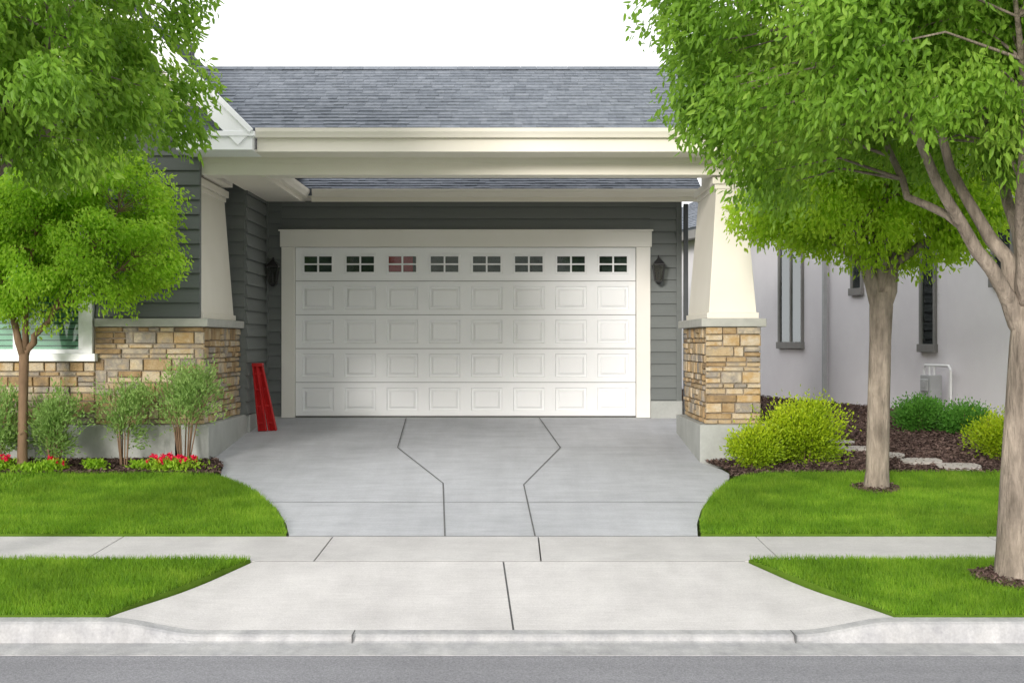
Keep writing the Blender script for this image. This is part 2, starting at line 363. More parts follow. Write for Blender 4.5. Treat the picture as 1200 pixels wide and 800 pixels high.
# ------------------------------------------------------------------ building functions
def frame(o,u,n):
    u=Vector((u[0],u[1],0)).normalized(); n=Vector((n[0],n[1],0)).normalized()
    m=Matrix.Identity(4)
    m.col[0]=(u.x,u.y,0,0); m.col[1]=(-n.x,-n.y,0,0); m.col[2]=(0,0,1,0); m.col[3]=(o[0],o[1],o[2] if len(o)>2 else 0,1)
    return m
def siding(mb,T,x0,x1,z0,z1,exp=.172,proud=.034):
    mb.T=T; z=z0
    while z<z1-.02:
        zt=min(z+exp,z1)
        mb.prism([(0,z+.012),(-.012,z+.012),(-.012,z+.006),(-proud,z+.004),(-proud,z+.016),(-.008,zt),(0,zt)],'x',x0,x1)
        z+=exp
    mb.T=None
def stones(mb,T,x0,x1,z0,z1):
    mb.T=T; z=z0
    rows=[]
    while z<z1-.02:
        h=random.choice([.055,.075,.095,.12,.14]); 
        if z1-(z+h)<.05: h=z1-z
        rows.append((z,h)); z+=h
    for z,h in rows:
        x=x0
        while x<x1-.01:
            w=random.uniform(.12,.42)*(1.0 if h<.1 else .8)
            if x1-(x+w)<.09: w=x1-x
            parts=[(z,h)]
            if h>=.12 and random.random()<.35: parts=[(z,h*.45),(z+h*.45,h*.55)]
            for pz,ph in parts:
                g=.005; d=random.uniform(.028,.058); j=lambda:random.uniform(-.004,.004)
                a,b,c,e=x+g,x+w-g,pz+g,pz+ph-g; i=.007
                vs=[(a,0,c),(b,0,c),(b,0,e),(a,0,e),(a+j()*.5,-d+.012,c+j()*.5),(b+j()*.5,-d+.012,c),(b,-d+.012,e),(a,-d+.012,e),
                    (a+i+j(),-d+j(),c+i+j()),(b-i+j(),-d+j(),c+i+j()),(b-i+j(),-d+j(),e-i+j()),(a+i+j(),-d+j(),e-i+j())]
                fs=[(8,9,10,11)]+[(4+k,4+(k+1)%4,8+(k+1)%4,8+k) for k in range(4)]+[(k,(k+1)%4,4+(k+1)%4,4+k) for k in range(4)]
                mb.add(vs,fs)
            x+=w
    mb.T=None
def roof(mb,p0,e,s,W,Ls,exp=.125,xa_f=None):
    e=Vector(e).normalized(); s=Vector(s).normalized(); n=e.cross(s)
    if n.z<0: n=-n
    p0=Vector(p0)
    if xa_f is None: xa_f=lambda d:0
    l0,l1=xa_f(0),xa_f(Ls)
    mb.add([p0+e*l0,p0+e*W,p0+e*W+s*Ls,p0+s*Ls+e*l1,p0-n*.1+e*l0,p0+e*W-n*.1,p0+e*W+s*Ls-n*.1,p0+s*Ls-n*.1+e*l1],[(0,1,2,3),(4,7,6,5),(0,4,5,1),(1,5,6,2),(2,6,7,3),(3,7,4,0)],.3)
    d=-.02; 
    while d<Ls:
        xs=xa_f(max(d,0))
        x=-random.uniform(0,.2)+min(0,xs)
        while x<W:
            w=random.choice([.10,.14,.17,.22]); xa=max(x,xs)+.001; xb=min(x+w,W)-.001
            if xb>xa:
                t=random.choice([.010,.013,.018]); l=min(exp+.02,Ls-d+.01)
                a=p0+e*xa+s*d; b=p0+e*xb+s*d
                vs=[a+n*.001,b+n*.001,b+n*(t+.004),a+n*(t+.004),b+s*l+n*.004,a+s*l+n*.004]
                mb.add(vs,[(0,1,2,3),(3,2,4,5),(1,4,2),(0,3,5)])
            x+=w
        d+=exp

# ================================================================== HOUSE
H=empty('suburban_house')
mb=MB()
mb.box(-7.54,-3.80,16.06,18.1,-.5,3.3); mb.box(-7.54,-3.535,18.1,27,-.5,3.3)
mb.box(-7.54,-3.664,16.03,16.10,-.5,4.05)
mb.box(-3.52,-3.12,19.58,27,-.3,3.25); mb.box(1.79,2.39,19.58,27,-.3,3.25); mb.box(-3.12,1.79,19.58,27,2.45,3.25)
mb.box(-3.12,1.79,26.8,27,-.3,2.45)
mb.obj('structural_walls',M['siding'],H)
mb=MB()
TF=frame((0,16.03),(1,0),(0,-1))
siding(mb,TF,-4.88,-3.664,1.37,4.05)
siding(mb,TF,-7.54,-6.74,1.37,4.05); siding(mb,TF,-6.74,-4.88,2.9,4.05)
TG=frame((0,19.58),(1,0),(0,-1))
siding(mb,TG,-3.50,-3.30,.02,3.2); siding(mb,TG,1.98,2.36,.25,3.2); siding(mb,TG,-3.30,1.98,2.67,3.2)
TS=frame((-3.535,0),(0,1),(1,0))
siding(mb,TS,18.1,19.57,.12,3.2)
TB=frame((-3.80,18.1),(1,0),(0,-1)); siding(mb,TB,0.0,.26,1.37,3.2)
TR=frame((2.39,0),(0,1),(1,0)); siding(mb,TR,19.58,27,.1,3.2)
mb.obj('lap_siding',M['siding'],H)
mb=MB(); mb.box(2.355,2.43,19.535,19.60,.02,3.2); mb.box(-3.515,-3.49,19.53,19.58,.02,3.2)
mb.obj('corner_board',M['siding'],H)
mb=MB()
mb.box(-7.6,-3.80,15.93,16.4,-.7,.115)
mb.box(-3.80,-3.53,15.90,18.2,-.7,.12); mb.box(-4.05,-3.80,15.90,16.3,-.7,.12)
mb.box(2.19,2.98,15.90,18.2,-.7,.12)
mb.box(1.985,2.44,19.525,19.62,-.1,.24); mb.box(-3.5,-3.30,19.54,19.62,-.1,.02); mb.box(-3.56,-3.495,18.2,19.6,-.3,.11)
mb.box(2.36,2.43,19.62,27,-.3,.24)
mb.obj('foundation',M['found'],H,bevel=.012)
mb=MB()
stones(mb,frame((0,16.01),(1,0),(0,-1)),-4.88,-3.60,.122,1.26)
stones(mb,frame((0,16.01),(1,0),(0,-1)),-7.54,-4.88,.122,.85)
stones(mb,frame((-3.65,0),(0,1),(1,0)),16.0,18.1,.122,1.26)
stones(mb,frame((0,16.05),(1,0),(0,-1)),2.27,2.92,.122,1.26)
stones(mb,frame((2.32,18.1),(0,-1),(-1,0)),0,2.04,.122,1.26)
stones(mb,frame((2.87,0),(0,1),(1,0)),16.06,18.1,.122,1.26)
mb.obj('stone_veneer',M['stone'],H)
mb=MB()
mb.box(-7.54,-4.88,16.0,16.1,.1,.86);mb.box(-4.9,-3.648,15.995,16.1,.1,1.27); mb.box(-3.9,-3.640,16.0,18.1,.1,1.27); mb.box(2.312,2.878,16.04,18.1,.1,1.27)
mb.obj('mortar_backing',M['mortar'],H)
mb=MB()
mb.box(-4.87,-3.55,15.915,16.12,1.262,1.36); mb.box(-3.9,-3.552,16.12,18.18,1.263,1.358); mb.box(2.215,2.975,15.95,18.2,1.262,1.36)
mb.obj('stone_cap',M['cap'],H,bevel=.01)
mb=MB()
def column(x0,x1,t0,t1,ya,yb,ta,tb):
    mb.box(x0-.025,x1+.025,ya-.025,yb+.025,1.361,1.43)
    mb.frust((x0,x1,ya,yb),(t0,t1,ta,tb),1.43,2.93)
    mb.box(t0-.02,t1+.02,ta-.02,tb+.02,2.90,2.955)
    mb.box(t0-.05,t1+.05,ta-.05,tb+.05,2.957,3.045)
column(2.32,2.88,2.43,2.77,16.08,17.95,16.24,17.8)
column(-4.22,-3.66,-4.11,-3.75,16.12,17.95,16.24,17.8)
mb.obj('tapered_column',M['cream'],H,bevel=.006)
# porch beams, soffit, fascia
mb=MB()
mb.box(-3.662,2.95,16.10,16.42,3.052,3.262)
mb.box(-3.662,2.95,16.085,16.10,3.19,3.258)
mb.box(2.44,2.9,16.42,17.6,3.07,3.36); mb.box(-3.9,-3.6,16.42,17.6,3.07,3.36)
mb.box(-3.75,2.95,16.42,17.7,3.44,3.50)
mb.box(-3.75,2.95,17.55,17.75,3.42,3.6)
mb.box(-3.66,3.3,15.56,16.10,3.252,3.275)
mb.box(-2.9,3.3,15.53,15.56,3.245,3.44)
mb.box(3.3,3.33,15.53,18.0,3.245,3.44)
mb.obj('porch_beam',M['cream'],H,bevel=.005)
def gutter(mb,x0,x1,y,z,T=None):
    mb.T=T
    mb.prism([(y,z),(y-.07,z),(y-.085,z+.03),(y-.105,z+.06),(y-.115,z+.1),(y-.10,z+.105),(y-.095,z+.075),(y-.07,z+.015),(y,z+.015)][::-1],'x',x0,x1)
    mb.T=None
mb=MB()
gutter(mb,-2.9,3.3,15.53,3.40)
gutter(mb,-2.78,2.62,19.06,3.10)
gutter(mb,0,2.6,0,3.10,frame((-2.93,16.45),(0,1),(1,0)))
mb.box(-2.8,2.6,19.06,19.09,3.04,3.22); mb.box(-2.96,-2.93,16.2,19.06,3.04,3.22)
mb.box(-3.0,2.6,19.09,19.56,3.10,3.13); mb.box(-3.535,-2.96,18.1,19.56,3.09,3.118); mb.box(-3.535,-2.96,16.44,18.1,3.09,3.118)
mb.obj('eave_gutter',M['cream'],H)
# porch roof
sl=math.atan(.5)
mb=MB()
vx=lambda d:(-2.99-(3.50+d*math.sin(sl)-3.47)*1.0)-(-3.4)
roof(mb,(-3.4,15.44,3.50),(1,0,0),(0,math.cos(sl),math.sin(sl)),6.75,2.5,xa_f=vx)
RY=15.44+2.5*math.cos(sl); RZ=3.50+2.5*math.sin(sl)
roof(mb,(-3.4,RY+.75*math.cos(sl),RZ-.75*math.sin(sl)),(1,0,0),(0,-math.cos(sl),math.sin(sl)),6.75,.75)
x=-4.15
while x<3.35:
    mb.prism([(RY-.13,RZ-.035),(RY,RZ+.03),(RY+.13,RZ-.035),(RY,RZ+.012)],'x',x,x+.2); x+=.203
s2=math.atan(.42)
roof(mb,(-3.6,19.02,3.215),(1,0,0),(0,math.cos(s2),math.sin(s2)),6.24,3.0)
q=math.sqrt(.5)
roof(mb,(-2.98,15.42,3.47),(0,1,0),(-q,0,q),12,2.62/q)
roof(mb,(-8.22,15.42,3.47),(0,1,0),(q,0,q),12,2.62/q)
roof(mb,(-3.80,15.46,3.475),(1,0,0),(0,.8,.6),.60,.58)
mb.obj('shingle_roof',M['shingle'],H)
mb=MB()
mb.prism([(-3.60,4.06),(-3.60,4.08),(-5.6,6.05),(-7.6,4.08),(-7.6,4.06)],'y',16.02,16.1)
mb.prism([(-3.63,3.84),(-3.63,4.07),(-3.1,3.52),(-3.1,3.46)],'y',15.99,16.06)
mb.box(-7.54,-3.63,15.965,16.03,3.84,4.12)
mb.prism([(15.6,3.46),(RY,RZ-.1),(18.0,3.95),(18.0,3.46)],'x',2.9,2.96)
mb.obj('gable_end',M['cream'],H)
mb=MB()
def rake(xa,za,xb,zb,w,y0,y1):
    d=Vector((xb-xa,zb-za)).normalized(); nx,nz=-d.y,d.x
    if nz>0: nx,nz=-nx,-nz
    mb.prism([(xa,za),(xb,zb),(xb+nx*w,zb+nz*w),(xa+nx*w,za+nz*w)],'y',y0,y1)
rake(-2.94,3.445,-5.6,6.10,.21,15.37,15.41); rake(-8.26,3.445,-5.6,6.10,.21,15.37,15.41)
rake(-2.91,3.475,-5.6,6.16,.06,15.335,15.372)
mb.box(-3.79,-2.93,15.40,16.0,3.25,3.455); mb.box(-3.83,-2.90,15.36,15.995,3.40,3.458)
mb.obj('rake_board',M['white'],H,bevel=.005)
mb=MB(); mb.tube([(-3.98,17.0,4.2),(-3.98,17.0,4.80)],.03,10); mb.obj('vent_pipe',M['darkmetal'],H)
mb=MB(); mb.box(2.445,2.51,19.44,19.50,.1,3.05); mb.box(2.445,2.51,19.30,19.50,.06,.13); mb.obj('downspout',M['darkmetal'],H,bevel=.008)
mb=MB(); mb.box(-3.925,-3.865,15.9,15.93,-.3,.1); mb.obj('conduit',M['found'],H)

# front window
mb=MB()
X0,X1,Z0,Z1=-6.7,-4.92,.95,2.85
mb.box(X0-.02,X1+.02,15.93,16.05,Z1-.12,Z1+.03); mb.box(X0-.02,X0+.1,15.935,16.05,Z0,Z1-.12); mb.box(X1-.1,X1+.02,15.935,16.05,Z0,Z1-.12)
mb.box(X0-.06,X1+.07,15.87,16.05,Z0-.09,Z0); mb.box((X0+X1)/2-.03,(X0+X1)/2+.03,15.97,16.04,Z0,Z1-.12)
mb.box(X0+.1,X1-.1,15.96,16.03,Z0,Z0+.05); mb.box(X1-.15,X1-.1,15.96,16.03,Z0+.05,Z1-.12)
wn=mb.obj('front_window',M['white'],H,bevel=.005)
mb=MB(); mb.box(X0+.08,X1-.08,15.988,15.992,Z0+.03,Z1-.1); mb.obj('window_glass',M['frontglass'],wn)
mb=MB(); zz=Z0+.03
while zz<Z1-.1:
    mb.add([(X0+.1,16.000,zz),(X1-.1,16.000,zz),(X1-.1,16.026,zz+.05),(X0+.1,16.026,zz+.05)],[(0,1,2,3)]); zz+=.066
mb.obj('window_blind',M['blind'],wn)

# ------------------------------------------------------------------ garage door
GD=empty('garage_door'); GD.parent=H
DX0,DX1,DZ0,DZ1=-3.105,1.773,.02,2.44
mb=MB(); yF=19.60
rows=5; cols=8; rh=(DZ1-DZ0)/rows; cw=(DX1-DX0)/cols
def ring(x0,x1,z0,z1,d): return [(x0,yF+d,z0),(x1,yF+d,z0),(x1,yF+d,z1),(x0,yF+d,z1)]
def rings(rs,cap=True):
    vs=[p for r in rs for p in r]; fs=[]
    for i in range(len(rs)-1):
        for k in range(4): fs.append((i*4+k,i*4+(k+1)%4,(i+1)*4+(k+1)%4,(i+1)*4+k))
    if cap: b=(len(rs)-1)*4; fs.append((b,b+1,b+2,b+3))
    mb.add(vs,fs,.5)
wins=[]
for r in range(rows):
    z0=DZ0+r*rh+.004; z1=DZ0+(r+1)*rh-.004
    for c in range(cols):
        x0=DX0+c*cw; x1=x0+cw
        cx=(x0+x1)/2; e=.018*(cols/2-.5-c)/(cols/2); cx+=e; pw=.225; cz=(z0+z1)/2; ph=.168
        R=[ring(x0,x1,z0,z1,.0),ring(cx-pw,cx+pw,cz-ph,cz+ph,.0)]
        if r<rows-1:
            i1,i2,i3,i4=.012,.032,.060,.066
            R+=[ring(cx-pw+i1,cx+pw-i1,cz-ph+i1,cz+ph-i1,.028),ring(cx-pw+i2,cx+pw-i2,cz-ph+i2,cz+ph-i2,.028),ring(cx-pw+i3,cx+pw-i3,cz-ph+i3,cz+ph-i3,.004),ring(cx-pw+i4,cx+pw-i4,cz-ph+i4,cz+ph-i4,.002)]
            rings(R)
        else:
            pw2,ph2=.198,.112
            R[1]=ring(cx-pw2-.03,cx+pw2+.03,cz-ph2-.03,cz+ph2+.03,.0)
            R+=[ring(cx-pw2-.025,cx+pw2+.025,cz-ph2-.025,cz+ph2+.025,-.012),ring(cx-pw2,cx+pw2,cz-ph2,cz+ph2,-.012),ring(cx-pw2,cx+pw2,cz-ph2,cz+ph2,.03)]
            rings(R,False); wins.append((cx,cz,pw2,ph2,c))
    mb.add([(DX0,yF,z0),(DX1,yF,z0),(DX1,yF+.04,z0),(DX0,yF+.04,z0)],[(0,1,2,3)],.5)
    mb.add([(DX0,yF,z1),(DX1,yF,z1),(DX1,yF+.04,z1),(DX0,yF+.04,z1)],[(0,1,2,3)],.5)
for cx,cz,a,b,c in wins:
    mb.box(cx-.012,cx+.012,yF-.006,yF+.02,cz-b,cz+b,.5); mb.box(cx-a,cx+a,yF-.004,yF+.018,cz-.011,cz+.011,.5)
mb.obj('door_panels',M['white'],GD)
mb=MB(); mb.box(DX0-.05,DX1+.05,yF+.045,yF+.06,0,DZ1-rh+.05); mb.obj('door_backing',M['taupe'],GD)
mb=MB(); mb.box(DX0,DX1,19.7,19.72,-.0,.02); mb.box(DX0,DX1,19.58,19.66,.0,.018); mb.obj('door_seal',M['black'],GD)
mb=MB(); mr_=MB(); mg=MB()
for cx,cz,a,b,c in wins:
    if c==2: mr_.box(cx-a-.01,cx+a*.75,yF+.034,yF+.04,cz-b*.95,cz+b); mb.box(cx-a-.05,cx+a+.05,yF+.2,yF+.21,cz-b-.05,cz+b+.05)
    else: mb.box(cx-a-.04,cx+a+.04,yF+.065+.01*c,yF+.07+.01*c,cz-b-.04,cz+b+.04)
    mg.box(cx-a,cx+a,yF+.022,yF+.026,cz-b,cz+b)
mb.obj('garage_shade_sheet',M['darkroom'],GD); mr_.obj('stored_panel',M['redroom'],GD); mg.obj('door_window_glass',M['doorglass'],GD)  # dark sheets close behind the panes, colored as the garage's shade
mb=MB()
mb.box(-3.30,-3.11,19.53,19.64,.0,2.44); mb.box(1.78,1.98,19.53,19.64,.0,2.44); mb.box(-3.32,2.0,19.525,19.64,2.442,2.665); mb.box(-3.34,2.02,19.50,19.6,2.665,2.69)
mb.obj('door_trim',M['doortrim'],GD,bevel=.005)
mb=MB(); mb.box(-3.6,2.41,19.55,19.75,-.2,.004); mb.obj('garage_threshold',M['found'],GD)

def lantern(x,z,y=19.54):
    mb=MB(); 
    mb.box(x-.05,x+.05,y-.02,y,z-.14,z+.14)
    mb.tube([(x,y-.02,z+.08),(x,y-.05,z+.19),(x,y-.10,z+.21),(x,y-.125,z+.17)],.010,8)
    cy=y-.125
    def fr(a,b,z0,z1): mb.frust((x-a,x+a,cy-a,cy+a),(x-b,x+b,cy-b,cy+b),z0,z1)
    fr(.085,.03,z+.09,z+.155); fr(.09,.088,z+.075,z+.092); fr(.03,.008,z+.155,z+.19)
    fr(.05,.052,z-.165,z-.145); fr(.015,.045,z-.20,z-.165)
    for sx in(-1,1):
        for sy in(-1,1): mb.tube([(x+sx*.048,cy+sy*.048,z-.15),(x+sx*.08,cy+sy*.08,z+.08)],.009,6)
    mb.tube([(x,cy-.048,z-.15),(x,cy-.08,z+.08)],.004,6)
    mb.tube([(x,cy,z-.14),(x,cy,z-.02)],.014,8)
    o=mb.obj('wall_lantern',M['black'],H)
    mb2=MB(); mb2.frust((x-.045,x+.045,cy-.045,cy+.045),(x-.077,x+.077,cy-.077,cy+.077),z-.145,z+.075); mb2.obj('lantern_glass',M['lampglass'],o)
lantern(-3.40,2.07); lantern(2.085,2.10)

# red folded sawhorse: two closed panels hinged at the top, carrying handle
mb=MB()
def bar(a,b,w,t,w2=None):
    a=Vector(a);b=Vector(b);d=(b-a).normalized(); s=Vector((0.95,-.3,0)); s=(s-d*s.dot(d)).normalized(); k=d.cross(s); w2=w2 or w
    vs=[p+s*i*ww/2+k*j*t/2 for p,ww in((a,w),(b,w2)) for i,j in((-1,-1),(1,-1),(1,1),(-1,1))]
    mb.add(vs,[(0,3,2,1),(4,5,6,7),(0,1,5,4),(1,2,6,5),(2,3,7,6),(3,0,4,7)])
yb=18.30; zb=Pz(yb)
bar((-3.34,yb,zb),(-3.445,yb+.02,.76),.12,.035,.075); bar((-3.215,yb+.06,zb),(-3.385,yb+.07,.77),.12,.035,.075)
for u0,u1 in (((-3.385,yb-.03,zb),(-3.468,yb-.01,.76)),((-3.295,yb-.03,zb),(-3.42,yb-.01,.76)),((-3.26,yb+.03,zb),(-3.41,yb+.04,.77)),((-3.17,yb+.03,zb),(-3.36,yb+.04,.77))):
    bar(u0,u1,.022,.03)
for t in (.12,.38,.64,.88):
    a=Vector((-3.34,yb-.03,zb)).lerp(Vector((-3.445,yb-.01,.76)),t); mb.box(a.x-.045,a.x+.045,a.y-.006,a.y+.02,a.z-.012,a.z+.012)
    a=Vector((-3.215,yb+.03,zb)).lerp(Vector((-3.385,yb+.04,.77)),t); mb.box(a.x-.045,a.x+.045,a.y-.006,a.y+.02,a.z-.012,a.z+.012)
mb.box(-3.485,-3.345,yb-.03,yb+.11,.755,.80)
mb.obj('folding_sawhorse',M['red'],bevel=.005)

# ================================================================== NEIGHBOUR HOUSE
NB=empty('neighbor_house')
d=Vector((2.2,-9.5)).normalized(); nn=(-.9742,-.2256)
TN=frame((4.7,27.5),(d.x,d.y),nn)
mb=MB(); mb.T=TN
mb.box(-10,3.68,-.06,7,-.3,3.4); mb.box(3.68,7.82,0,7,-.3,3.4); mb.box(7.82,12.5,-.14,7,-.3,3.45)
mb.obj('stucco_walls',M['stucco'],NB)
mb=MB(); mb.T=TN
mb.box(-10,3.68,-.5,.0,3.32,3.36);mb.box(3.68,7.82,-.5,.0,3.323,3.36);mb.box(7.82,13,-.6,.0,3.38,3.42)
mb.box(-10,7.82,-.53,-.5,3.28,3.5); mb.box(7.8,13,-.64,-.6,3.34,3.56); mb.box(13,13.03,-.6,7,3.34,3.56)
mb.obj('eave_fascia',M['taupe'],NB)
mb=MB(); 
rs=math.atan(.45); up=Vector((.9742,.2256,0))*math.cos(rs)+Vector((0,0,math.sin(rs)))
p=TN@Vector((-10,-.55,3.5)); roof(mb,p,(d.x,d.y,0),up,17.9,4.5,exp=.2)
p=TN@Vector((7.7,-.66,3.57)); roof(mb,p,(d.x,d.y,0),up,5.4,4.5,exp=.2)
mb.obj('neighbor_roof',M['shingle'],NB)
def nwin(u0,u1,z0,z1,off=0):
    mb=MB(); mb.T=TN; f=.055
    mb.box(u0-f,u1+f,off-.045,off+.02,z1,z1+f); mb.box(u0-f-.02,u1+f+.02,off-.07,off+.02,z0-f*2.2,z0); mb.box(u0-f,u0,off-.045,off+.02,z0,z1); mb.box(u1,u1+f,off-.045,off+.02,z0,z1)
    if u1-u0>.6: mb.box((u0+u1)/2-.025,(u0+u1)/2+.025,off-.035,off+.02,z0,z1)
    o=mb.obj('side_window',M['taupe'],NB,bevel=.004)
    mb=MB(); mb.T=TN; mb.box(u0,u1,off-.012,off-.008,z0,z1); mb.obj('window_glass',M['glass'],o)
    mb=MB(); mb.T=TN; mb.box(u0,u1,off-.005,off+.01,z0,z1); mb.obj('pane_tone_sheet',M['blind'] if u1-u0>.6 else M['darkroom'],o)  # added sheet: pale tone brightens wide panes, dark tone paints room shade
nwin(1.85,2.8,1.08,2.9,-.06); nwin(4.65,4.95,1.98,2.7,0); nwin(6.9,7.25,1.05,2.6,0); nwin(9.05,9.45,1.95,2.95,-.14)
mb=MB(); mb.T=TN; mb.box(3.70,3.76,-.12,-.05,.05,3.35); mb.obj('downspout',M['metergray'],NB)
mb=MB(); mb.T=TN
mb.box(2.35,2.43,-.10,-.06,3.0,3.16); mb.frust((2.30,2.48,-.26,-.10),(2.35,2.43,-.2,-.14),3.12,3.2); mb.frust((2.34,2.44,-.22,-.13),(2.31,2.47,-.25,-.11),2.95,3.12); mb.obj('wall_lantern',M['black'],NB)
# gas meter
mb=MB(); mb.T=TN
mb.box(7.44,7.72,-.36,-.16,.26,.60); mb.box(7.48,7.68,-.385,-.36,.36,.54)
mb.tube([(7.58,-.39,.46),(7.58,-.36,.46)],.06,14)
gm=mb.obj('gas_meter',M['metergray'],None,bevel=.02)
mb=MB(); mb.T=TN
mb.tube([(7.36,-.25,-.05),(7.36,-.25,.66),(7.40,-.25,.74),(7.75,-.25,.74),(8.08,-.27,.74),(8.15,-.28,.68),(8.15,-.28,-.05)],.020,8)
mb.tube([(7.52,-.25,.58),(7.52,-.25,.75)],.018,8); mb.tube([(7.65,-.25,.58),(7.65,-.25,.75)],.018,8)
mb.obj('meter_pipes',M['white'],gm)

# ================================================================== TREES
def leaves(C,D,L,W,rnd):
    k=len(C)
    D=D/np.linalg.norm(D,axis=1)[:,None]
    S=np.cross(D,RNG.normal(size=(k,3))); S/=np.linalg.norm(S,axis=1)[:,None]; Nn=np.cross(D,S)
    L=L[:,None];W=W[:,None]
    bend=-Nn*L*.12
    V=np.stack([C, C+D*L*.3+S*W*.5+Nn*W*.14, C+D*L*.68+S*W*.4+Nn*W*.12+bend*.4, C+D*L+bend, C+D*L*.68-S*W*.4+Nn*W*.12+bend*.4, C+D*L*.3-S*W*.5+Nn*W*.14],1).reshape(-1,3)
    b=np.arange(k)[:,None]*6
    F=np.concatenate([b+np.array([[0,1,2,3]]),b+np.array([[0,3,4,5]])],1).reshape(-1,4)
    return V,F,np.repeat(rnd,2)
def crown_pts(n,c,rx,ry,rzd,rzu,p=2.5,bias=.45):
    out=[]
    while len(out)<n:
        v=RNG.uniform(-1,1,3)
        s=(abs(v[0])**p+abs(v[1])**p+abs(v[2])**p)**(1/p)
        if s<1e-3: continue
        t=random.random()**bias
        v=v/s*t
        lump=1+.10*math.sin(5*math.atan2(v[1],v[0])+c[0]*3)+.07*math.sin(7*v[2]+3*v[0]+c[1])
        out.append((c[0]+v[0]*rx*lump,c[1]+v[1]*ry*lump,c[2]+v[2]*(rzu if v[2]>0 else rzd)))
    return np.array(out)
def tree(name,trunk,limbs,crown,nclump,nleaf,cr,LL,LW,mat,bark,droop=.7,extra=None,seg=14):
    root=empty(name)
    mb=MB()
    mb.tube([p for p,r in trunk],[r for p,r in trunk],seg)
    nodes=[]
    for lb in limbs:
        P=[Vector(p) for p,r in lb]; R=[r for p,r in lb]
        PP=[];RR=[]
        for i in range(len(P)-1):
            for t in (0,.33,.66):
                w=Vector((random.uniform(-1,1),random.uniform(-1,1),random.uniform(-1,1)))*.025*(0 if (i==0 and t==0) else 1)
                PP.append(P[i].lerp(P[i+1],t)+w); RR.append(R[i]*(1-t)+R[i+1]*t)
        PP.append(P[-1]);RR.append(R[-1])
        mb.tube(PP,RR,9)
        for a,b in zip(PP,RR): nodes.append((a,b))
    C=crown_pts(nclump,*crown)
    if extra is not None: C=np.vstack([C,np.array(extra)])
    NP=np.array([tuple(a) for a,b in nodes])
    for c in C:
        dd=np.linalg.norm(NP-c,axis=1)+np.where(NP[:,2]>c[2]+.1,1.0,0)
        i=int(np.argmin(dd)); a=nodes[i][0]; ra=min(nodes[i][1]*.6,.016)
        cv=Vector(c); mid=a.lerp(cv,.5)+Vector((0,0,.12*(cv-a).length))+Vector((random.uniform(-.05,.05),random.uniform(-.05,.05),0))
        mb.tube([a,mid,cv],[ra,ra*.6,.003],5,cap=False)
    mb.obj('trunk_and_limbs',bark,root,smooth=True)
    k=len(C)*nleaf; ci=np.repeat(np.arange(len(C)),nleaf)
    sc=RNG.uniform(.6,1.3,len(C))[ci][:,None]
    G=RNG.normal(size=(k,3)); gl=np.linalg.norm(G,axis=1)[:,None]; G=G/gl*np.minimum(gl,2.0)
    off=G*np.array([cr,cr,cr*.75])*.52*sc
    off[:,2]-=np.minimum(np.abs(RNG.normal(size=k)),1.8)*cr*.35
    P=C[ci]+off
    out=P-np.array([crown[0][0],crown[0][1],crown[0][2]]); out/=np.linalg.norm(out,axis=1)[:,None]+1e-6
    D=out*.45+np.array([0,0,-droop])+RNG.normal(size=(k,3))*.5
    cl=RNG.random(len(C))[ci]
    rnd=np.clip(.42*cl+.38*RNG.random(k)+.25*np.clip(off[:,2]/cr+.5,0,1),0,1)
    V,F,R=leaves(P,D,RNG.uniform(.7,1.2,k)*LL,RNG.uniform(.75,1.2,k)*LW,rnd)
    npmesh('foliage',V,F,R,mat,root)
    return root

g=Pz(10.44)-.02
tree('street_tree',
 [((3.85,10.44,g-.05),.20),((3.84,10.44,g+.05),.155),((3.84,10.44,g+.25),.135),((3.86,10.44,.0),.125),((3.90,10.45,.6),.12),((3.93,10.45,1.05),.12),((3.95,10.45,1.35),.11)],
 [ [((3.93,10.45,1.15),.085),((3.72,10.40,1.5),.060),((3.40,10.3,1.95),.048),((3.10,10.2,2.45),.036),((2.75,10.0,3.2),.026),((2.2,9.9,3.9),.012)],
   [((3.95,10.45,1.25),.085),((3.80,10.5,1.7),.060),((3.52,10.6,2.2),.042),((3.3,10.8,3.0),.03),((3.0,10.9,4.2),.012)],
   [((3.40,10.3,1.95),.035),((3.12,10.7,2.2),.03),((2.95,10.9,2.7),.025),((2.6,11.0,3.3),.015),((2.0,11.2,3.7),.01)],
   [((3.97,10.45,1.25),.08),((4.05,10.5,1.9),.065),((4.2,10.6,2.6),.045),((4.5,10.6,3.6),.025),((4.7,10.6,4.6),.012)],
   [((3.97,10.45,1.1),.08),((4.3,10.3,1.75),.06),((4.8,10.1,2.3),.04),((5.4,10.0,3.0),.02)],
   [((3.95,10.45,1.3),.07),((3.80,10.2,2.0),.045),((3.6,9.6,2.8),.03),((3.3,9.0,3.5),.012)],
   [((4.0,10.5,1.4),.07),((3.95,10.9,2.2),.045),((4.0,11.5,3.0),.03),((4.0,12.0,3.8),.012)] ],
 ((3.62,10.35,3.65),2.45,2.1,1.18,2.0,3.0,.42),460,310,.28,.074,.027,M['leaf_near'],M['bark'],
 extra=[(1.5,10.2,2.75),(1.75,10.4,2.55),(1.95,10.6,2.4),(2.2,10.9,2.35),(1.40,10.2,3.0),(1.65,9.9,2.75),(1.38,10.2,3.3),(1.45,10.4,2.9)])
g=Pz(14.2)-.02
